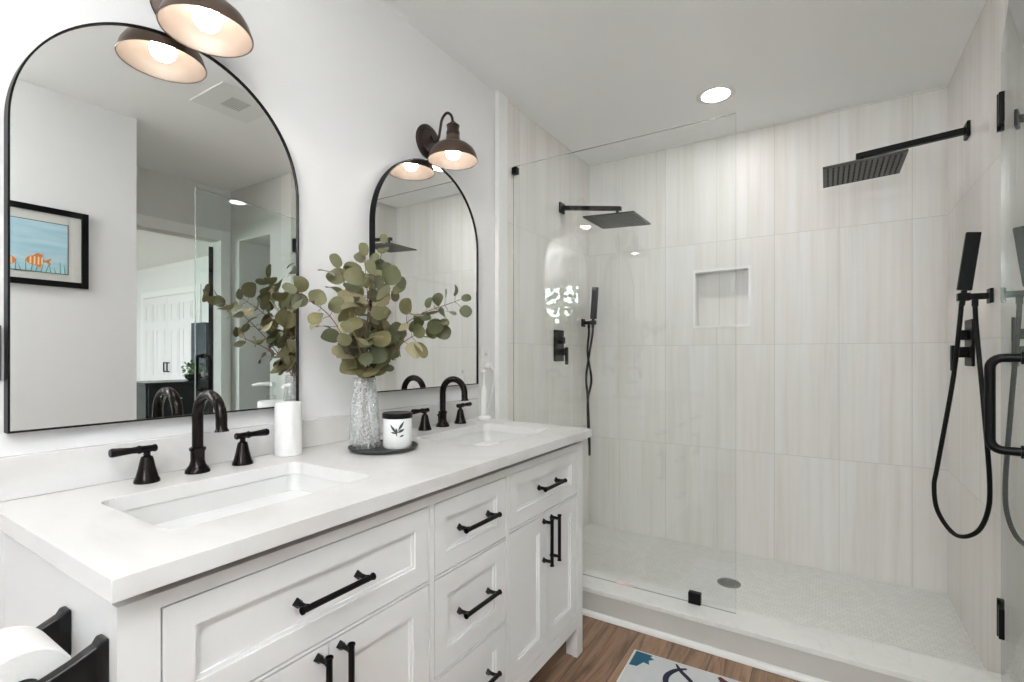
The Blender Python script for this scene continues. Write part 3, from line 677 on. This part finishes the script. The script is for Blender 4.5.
# hinged door, standing open toward the room
HX, HY = 1.873, 1.932
ang = math.atan2(-.126, .757)      # door swings to -y, free edge slightly toward the room
t = thing('shower_door', 'open clear glass shower door hinged on the right wall, with a black loop handle', 'shower door', (HX, HY, 0))
t.rotation_euler = (0, 0, ang)
# local: door runs along -y from the hinge, thickness along x
b = MB(); b.box(-.005, .005, -.768, -.004, CZ+.012, 2.150)
for fc in b.bm.faces:
    if abs(fc.calc_center_median().x) < 1e-5: fc.material_index = 1
b.build('glass_panel', [M['doorglass'], M['glassedge']], t)
for z in (1.900, .265):
    b = MB(); b.box(-.012, .012, -.052, -.004, z+.012, z+.108); b.box(-.014, .014, -.004, .014, z, z+.120); b.build('hinge', M['black'], t, bevel=.002)
for s in (-1, 1):
    r = .022; z0, z1 = .957, 1.179; P = [(s*.005, -.718, z1-.0095)]
    xo = s*.057
    P += [(s*.035, -.718, z1-.0095)]
    for k in range(7):
        a = PI/2*k/6; P.append((xo-s*r+s*r*math.sin(a), -.718, z1-.0095-r+r*math.cos(a)))
    for k in range(7):
        a = PI/2*k/6; P.append((xo-s*r+s*r*math.cos(a), -.718, z0+.0095+r-r*math.sin(a)))
    P += [(s*.005, -.718, z0+.0095)]
    b = MB(); b.tube(P, .0095, 16); b.lathe([(.014, 0), (.014, .004)], n=18, mtx=Matrix.Translation((s*.005, -.718, z1-.0095)) @ Matrix.Rotation(s*PI/2, 4, 'Y'))
    b.lathe([(.014, 0), (.014, .004)], n=18, mtx=Matrix.Translation((s*.005, -.718, z0+.0095)) @ Matrix.Rotation(s*PI/2, 4, 'Y'))
    b.build('handle', M['black'], t, smooth=60)

def rain_shower(loc, rz, label, drop=.027):
    t = thing('rain_shower', label, 'shower head', loc, rz, 'black square rain shower heads')
    MB().box(0, .012, -.032, .032, -.032, .032).build('wall_flange', M['black'], t, bevel=.003)
    b = MB(); b.prism([(.012, -.013), (.385, -.013-drop), (.385, .011-drop), (.012, .013)], -.013, .013, Matrix(((1, 0, 0, 0), (0, 0, 1, 0), (0, 1, 0, 0), (0, 0, 0, 1))))
    b.build('arm', M['black'], t, bevel=.002)
    cx = .362
    MB().lathe([(.009, -.008-drop), (.009, -.040-drop), (.014, -.043-drop), (.014, -.058-drop)][::-1], (cx, 0, 0), 20).build('ball_joint', M['black'], t, smooth=40)
    mt = Matrix.Translation((cx, 0, -.066-drop)) @ Matrix.Rotation(math.radians(3), 4, 'Y')
    hd = MB().box(-.150, .150, -.150, .150, -.005, .005, mt).build('head', M['gunmetal'], t, bevel=.002)
    b = MB()
    for i in range(14):
        for j in range(14):
            x, y = -.13+i*.02, -.13+j*.02
            b.box(x-.0035, x+.0035, y-.0035, y+.0035, -.0072, -.005, mt)
    o = b.build('nozzles', M['black'], hd); o['kind'] = 'stuff'
    return t
rain_shower((.012, 2.474, 2.080), 0, 'black square rain shower head on the left shower wall', .062)
r = rain_shower((XR, 2.478, 2.105), PI, 'black square rain shower head on the right shower wall')

def valve(loc, rz, label):
    t = thing('shower_valve', label, 'shower valve', loc, rz, 'black square shower valves')
    MB().box(0, .010, -.062, .062, -.095, .095).build('plate', M['black'], t, bevel=.003)
    mt = Matrix.Rotation(PI/2, 4, 'Y')
    MB().box(.010, .040, -.020, .020, .012, .052).build('diverter_knob', M['black'], t, bevel=.004)
    h = MB().box(.010, .052, -.022, .022, -.060, -.016).build('valve_stem', M['black'], t, bevel=.003)
    s = MB(); s.box(.052, .064, -.014, .014, -.115, -.010); s.build('lever', M['black'], h, bevel=.003)
    return t
valve((.012, 2.435, 1.232), 0, 'black square shower valve on the left shower wall')
valve((XR, 2.44, 1.225), PI, 'black square shower valve on the right shower wall, half behind the hose')

def hand_shower(loc, rz, label, tilt, loop_pts, side=-.0):
    t = thing('hand_shower', label, 'hand shower', loc, rz, 'black hand showers on hoses')
    MB().box(0, .010, -.024, .024, -.026, .026).build('wall_flange', M['black'], t, bevel=.002)
    b = MB(); b.box(.010, .062, -.011, .011, -.011, .011); b.box(.058, .094, -.014, .014, -.014, .014)
    b.tube([(.045, 0, -.009), (.045, 0, -.036)], .0095, 14); b.build('holder', M['black'], t, bevel=.002)
    mt = Matrix.Translation((.076, 0, .012)) @ Matrix.Rotation(math.radians(tilt), 4, 'Y')
    MB().box(-.021, .021, -.009, .009, .012, .222, mt).box(-.008, .008, -.010, .010, -.045, .012, mt).build('handset', M['black'], t, bevel=.003)
    P = catmull(loop_pts, 10)
    MB().tube(P, .0075, 12).build('hose', M['rubber'], t, smooth=60)
    return t
# right: wide teardrop loop
hand_shower((XR, 2.142, 1.387), PI, 'black hand shower with a long looped hose on the right shower wall', -7,
            [(.082, 0, -.030), (.086, -.002, -.09), (.104, -.012, -.31), (.145, -.020, -.62), (.156, -.018, -.71), (.145, -.010, -.80), (.100, .012, -.868), (.050, .034, -.845), (.022, .044, -.77), (.015, .044, -.66), (.026, .03, -.42), (.042, .006, -.12), (.045, 0, -.034)])
hand_shower((.012, 2.795, 1.39), 0, 'black hand shower hanging in the far left corner of the shower', 4,
            [(.074, 0, -.030), (.070, .0, -.08), (.040, .022, -.20), (.030, -.01, -.36), (.050, -.03, -.50), (.045, .0, -.68), (.040, .022, -.80), (.045, .01, -.88), (.055, -.01, -.84), (.050, -.02, -.72), (.040, -.008, -.52), (.058, .01, -.38), (.048, -.03, -.20), (.045, 0, -.08), (.045, 0, -.034)])
t = thing('shower_drain', 'round metal drain in the white mosaic shower floor', 'drain', (.974, 2.459, .012))
MB().lathe([(.056, 0), (.056, .003), (.050, .0045), (.001, .0045)], n=36).build('drain_cover', M['drain'], t, smooth=40)
b = MB()
for i in range(-3, 4):
    ww = math.sqrt(max(.046**2-(i*.012)**2, 0)); b.box(-ww, ww, i*.012-.002, i*.012+.002, .0046, .0050)
b.build('drain_slots', M['slot'], t)

# downlight over the shower
t = thing('downlight', 'round recessed downlight lit in the ceiling over the shower', 'ceiling light', (.922, 2.392, H))
MB().lathe([(.066, -.0015), (.088, -.004), (.092, -.002), (.092, 0)], n=48, cap=False).build('trim_ring', M['white'], t, smooth=60)
MB().lathe([(.001, -.0015), (.067, -.0015), (.067, -.0005), (.001, -.0005)], n=48, cap=False).build('lens', M['down'], t)
# unseen drum lamps added behind the camera as fill light
for (x, y, label) in ((1.40, -.45, 'added white drum fill lamp, out of view above the vanity aisle'), (1.62, -1.0, 'added white drum fill lamp, out of view near the window'), ):
    t = thing('added_fill_drum', label, 'ceiling light', (x, y, H), 0, 'added drum fill lamps')
    MB().lathe([(.001, -.200), (.130, -.196), (.160, -.186), (.165, -.170), (.165, -.110), (.155, -.098), (.020, -.094)], n=48, cap=False).build('diffuser', M['lamp'], t, smooth=50)
    MB().lathe([(.012, -.098), (.012, -.022), (.060, -.018), (.065, -.008), (.065, 0)], n=32).build('stem', M['white'], t, smooth=40)
# exhaust fan
t = thing('exhaust_fan', 'square exhaust fan grille on the bathroom ceiling, seen in the near mirror', 'fan', (1.25, 1.14, H))
MB().box(-.16, .16, -.15, .15, -.006, 0).build('housing', M['trim'], t, bevel=.004)
b = MB()
for i in range(9): b.box(-.06, .06, -.045+i*.011-.003, -.045+i*.011+.003, -.0075, -.006)
b.build('grille', M['grille'], t)

# ================================================================== BATH MAT
t = thing('bath_mat', 'white bath mat with a teal and navy print on the wood floor', 'bath mat', (.750, 1.655, 0), math.radians(2))
MB().box(0, .80, -.55, 0, 0, .009).build('border', M['matedge'], t, bevel=.003)
MB().box(.008, .792, -.542, -.008, .009, .011).build('pile', M['mat'], t)
def flat(polys, m, name):
    b = MB()
    for P in polys: b.prism(P, .011, .0118)
    return b.build(name, m, t)
flat([[(.012, -.012), (.075, -.014), (.070, -.028), (.086, -.036), (.070, -.050), (.078, -.075), (.055, -.070), (.040, -.105), (.012, -.110)]], M['teal'], 'printed_motif')
def ribbon(P, w0):
    P = catmull([(x, y, 0) for x, y in P], 8); L_, R_ = [], []
    for i, p in enumerate(P):
        tg = (P[min(i+1, len(P)-1)]-P[max(i-1, 0)]).normalized(); k = w0*(.5+.8*math.sin(PI*i/(len(P)-1)))
        L_.append((p.x-tg.y*k, p.y+tg.x*k)); R_.append((p.x+tg.y*k, p.y-tg.x*k))
    return [[L_[i], L_[i+1], R_[i+1], R_[i]] for i in range(len(L_)-1)]
for P, w_ in (([(.205, -.030), (.170, -.060), (.150, -.110), (.165, -.16), (.22, -.18)], .008), ([(.165, -.020), (.190, -.055), (.235, -.10), (.26, -.16)], .006), ([(.35, -.22), (.42, -.18), (.50, -.24), (.56, -.2)], .008)):
    flat(ribbon(P, w_), M['navy'], 'printed_motif')
for P, w_ in (([(.315, -.02), (.35, -.05), (.40, -.055)], .012), ([(.36, -.03), (.38, -.08), (.44, -.10)], .010)):
    flat(ribbon(P, w_), M['rust'], 'printed_motif')

# ================================================================== PICTURE on the right wall (seen in the near mirror)
t = thing('framed_picture', 'black framed painting of orange fish in a blue sea, seen in the near mirror', 'picture', (XR, .440, 1.515))
hw = .282; hh = .385; f = .028
b = MB(); b.box(-.022, 0, -hw, -hw+f, 0, hh); b.box(-.022, 0, hw-f, hw, 0, hh); b.box(-.022, 0, -hw+f, hw-f, 0, f); b.box(-.022, 0, -hw+f, hw-f, hh-f, hh)
b.build('frame', M['black'], t, bevel=.002)
MB().box(-.010, -.002, -hw+f, hw-f, f, hh-f).build('mat_board', M['matboard'], t)
art = MB().box(-.0115, -.010, -.200, .200, .066, .310).build('painting', M['artsea'], t)
edge = MB(); e0 = .003
edge.box(-.0125, -.010, -.203, -.200, .063, .313); edge.box(-.0125, -.010, .200, .203, .063, .313); edge.box(-.0125, -.010, -.2, .2, .063, .066); edge.box(-.0125, -.010, -.2, .2, .310, .313)
edge.build('inner_border', M['ink'], t)
mtA = Matrix(((0, 0, -1, -.0116), (1, 0, 0, 0), (0, 1, 0, 0), (0, 0, 0, 1)))
def fish(cx, cz, s, flip=1):
    body = []
    for k in range(24):
        a = 2*PI*k/24; body.append((cx+flip*s*.048*math.cos(a), cz+s*.030*math.sin(a)*(1-.15*math.cos(a))))
    tail = [(cx+flip*s*.042, cz), (cx+flip*s*.082, cz+s*.026), (cx+flip*s*.070, cz), (cx+flip*s*.080, cz-s*.024)]
    fin = [(cx-flip*s*.020, cz+s*.026), (cx+flip*s*.010, cz+s*.052), (cx+flip*s*.040, cz+s*.040), (cx+flip*s*.030, cz+s*.020)]
    fin2 = [(cx-flip*s*.005, cz-s*.028), (cx+flip*s*.025, cz-s*.050), (cx+flip*s*.032, cz-s*.018)]
    b = MB()
    for P in (tail, fin, fin2): b.prism(P, 0, .0006, mtA)
    b.prism(body, 0, .0008, mtA); o = b.build('painted_fish', M['orange'], art)
    b = MB()
    for dx in (-.026, -.006, .014, .032):
        hgt = .027*math.sqrt(max(0, 1-(dx/.05)**2)); b.prism([(cx+flip*s*(dx-.004), cz-s*hgt), (cx+flip*s*(dx+.004), cz-s*hgt*.96), (cx+flip*s*(dx+.005), cz+s*hgt*.96), (cx+flip*s*(dx-.003), cz+s*hgt)], .0008, .0012, mtA)
    b.build('painted_stripes', M['cream'], o)
fish(.080, .118, .72); fish(-.022, .108, .68, -1); fish(-.13, .16, .6)
b = MB(); rr = random.Random(3)
for k in range(22):
    x0 = -.19+.38*k/21; hgt = rr.uniform(.02, .055); x1 = x0+rr.uniform(-.012, .012)
    if abs(x0) < .196 and abs(x1) < .194: b.prism([(x0-.002, .067), (x0+.002, .067), (x1+.0015, .067+hgt), (x1-.0005, .067+hgt+.004)], 0, .0005, mtA)
b.build('painted_seaweed', M['weed'], art)

# ================================================================== BEDROOM THINGS (seen in the near mirror)
t = thing('dresser', 'low black dresser in the bedroom, seen in the near mirror', 'dresser', (4.28, 1.905, 0))
MB().box(.012, .46, 0, 1.02, .08, .87).build('body', M['dresser'], t, bevel=.003)
MB().box(0, .48, -.01, 1.03, .87, .90).build('top', M['dresser'], t, bevel=.003)
for y in (0, .96):
    for x in (.02, .40): MB().box(x, x+.06, y, y+.06, 0, .08).build('leg', M['dresser'], t)
for c in range(2):
    for z in range(3):
        d = MB().box(0, .012, .02+c*.50, .49+c*.50, .10+z*.255, .335+z*.255).build('drawer', M['dresser'], t, bevel=.003)
        MB().tube([(-.018, .20+c*.5, .22+z*.255), (-.018, .31+c*.5, .22+z*.255)], .005, 8).tube([(-.018, .20+c*.5, .22+z*.255), (0, .20+c*.5, .22+z*.255)], .005, 8).tube([(-.018, .31+c*.5, .22+z*.255), (0, .31+c*.5, .22+z*.255)], .005, 8).build('handle', M['steel'], d)
t = thing('potted_plant', 'round green plant in a dark bowl on the black bedroom dresser', 'plant', (4.50, 2.44, .90))
MB().lathe([(.05, 0), (.08, .02), (.09, .06), (.085, .065), (.001, .06)], n=28).build('bowl', M['dresser'], t, smooth=40)
b = MB(); rr = random.Random(9)
for k in range(150):
    dv = Vector((rr.gauss(0, 1), rr.gauss(0, 1), rr.gauss(0, 1))).normalized(); c = Vector((0, 0, .115))+dv*rr.uniform(.03, .10); c.z = max(c.z, .062)
    leaf(b, c, Vector((rr.gauss(0, 1), rr.gauss(0, 1), 1)), dv, .018, .6, .1)
b.build('foliage', M['bush'], t)
t = thing('tall_cabinet', 'tall dark blue cabinet beyond the black bedroom dresser', 'cabinet', (4.80, 2.70, 0))
MB().box(.02, .33, 0, .355, .05, 1.56).build('body', M['chest'], t, bevel=.003)
MB().box(.03, .31, .02, .335, 0, .05).build('plinth', M['chest'], t)
for k in (0, 1):
    d = MB().box(0, .02, .005+k*.174, .174+k*.174, .07, 1.54).build('door', M['chest'], t, bevel=.003)
    MB().tube([(-.015, .155+k*.04, .75), (-.015, .155+k*.04, .90)], .005, 8).tube([(-.015, .155+k*.04, .755), (0, .155+k*.04, .755)], .004, 8).tube([(-.015, .155+k*.04, .895), (0, .155+k*.04, .895)], .004, 8).build('handle', M['steel'], d)
t = thing('storage_basket', 'brown woven basket on a shelf of the hall linen closet', 'basket', (2.26, 2.26, 1.198))
b = MB()
for k in range(6):
    a = .075+.003*k; b.ring(rrect(-a, a, -a*1.1, a*1.1, .02, 3), rrect(-a+.008, a-.008, -a*1.1+.008, a*1.1-.008, .014, 3), k*.022, k*.022+.020)
b.box(-.07, .07, -.075, .075, 0, .006); b.build('woven_body', M['basket'], t)
MB().tube(catmull([(-.088, 0, .125), (-.07, 0, .20), (0, 0, .23), (.07, 0, .20), (.088, 0, .125)], 6), .005, 8).build('handle', M['basket'], t, smooth=60)

# ================================================================== OUTSIDE THE WINDOW
def tree(x, y, h, r, seed, label):
    rr = random.Random(seed); t = thing('tree', label, 'tree', (x, y, -.06), 0, 'leafy trees outside the bathroom window')
    MB().tube([(0, 0, 0), (.03, .02, h*.4), (0, .05, h*.75)], [.09, .07, .04], 10).build('trunk', M['bark'], t, smooth=60)
    b = MB()
    for k in range(900):
        dv = Vector((rr.gauss(0, 1), rr.gauss(0, 1), rr.gauss(0, 1))).normalized(); c = Vector((0, 0, h*.72))+Vector((dv.x*r, dv.y*r, dv.z*h*.30))*rr.uniform(.5, 1)
        leaf(b, c, Vector((rr.gauss(0, 1), rr.gauss(0, 1), rr.gauss(0, 1))), dv, rr.uniform(.04, .08), .6, .1)
    b.build('foliage', M['bush'], t)
tree(.2, -4.4, 3.2, 1.0, 1, 'leafy green tree outside the bathroom window, left one seen from inside')
tree(3.4, -5.4, 3.6, 1.1, 2, 'taller leafy green tree outside the bathroom window')
struct('ground', MB().box(-8, 14, -12, -1.72, -.12, -.06), pbr('grass_ground', (.10, .17, .05), .95, var=.3, vscale=8))
bpy.data.materials.remove(M['sky'])
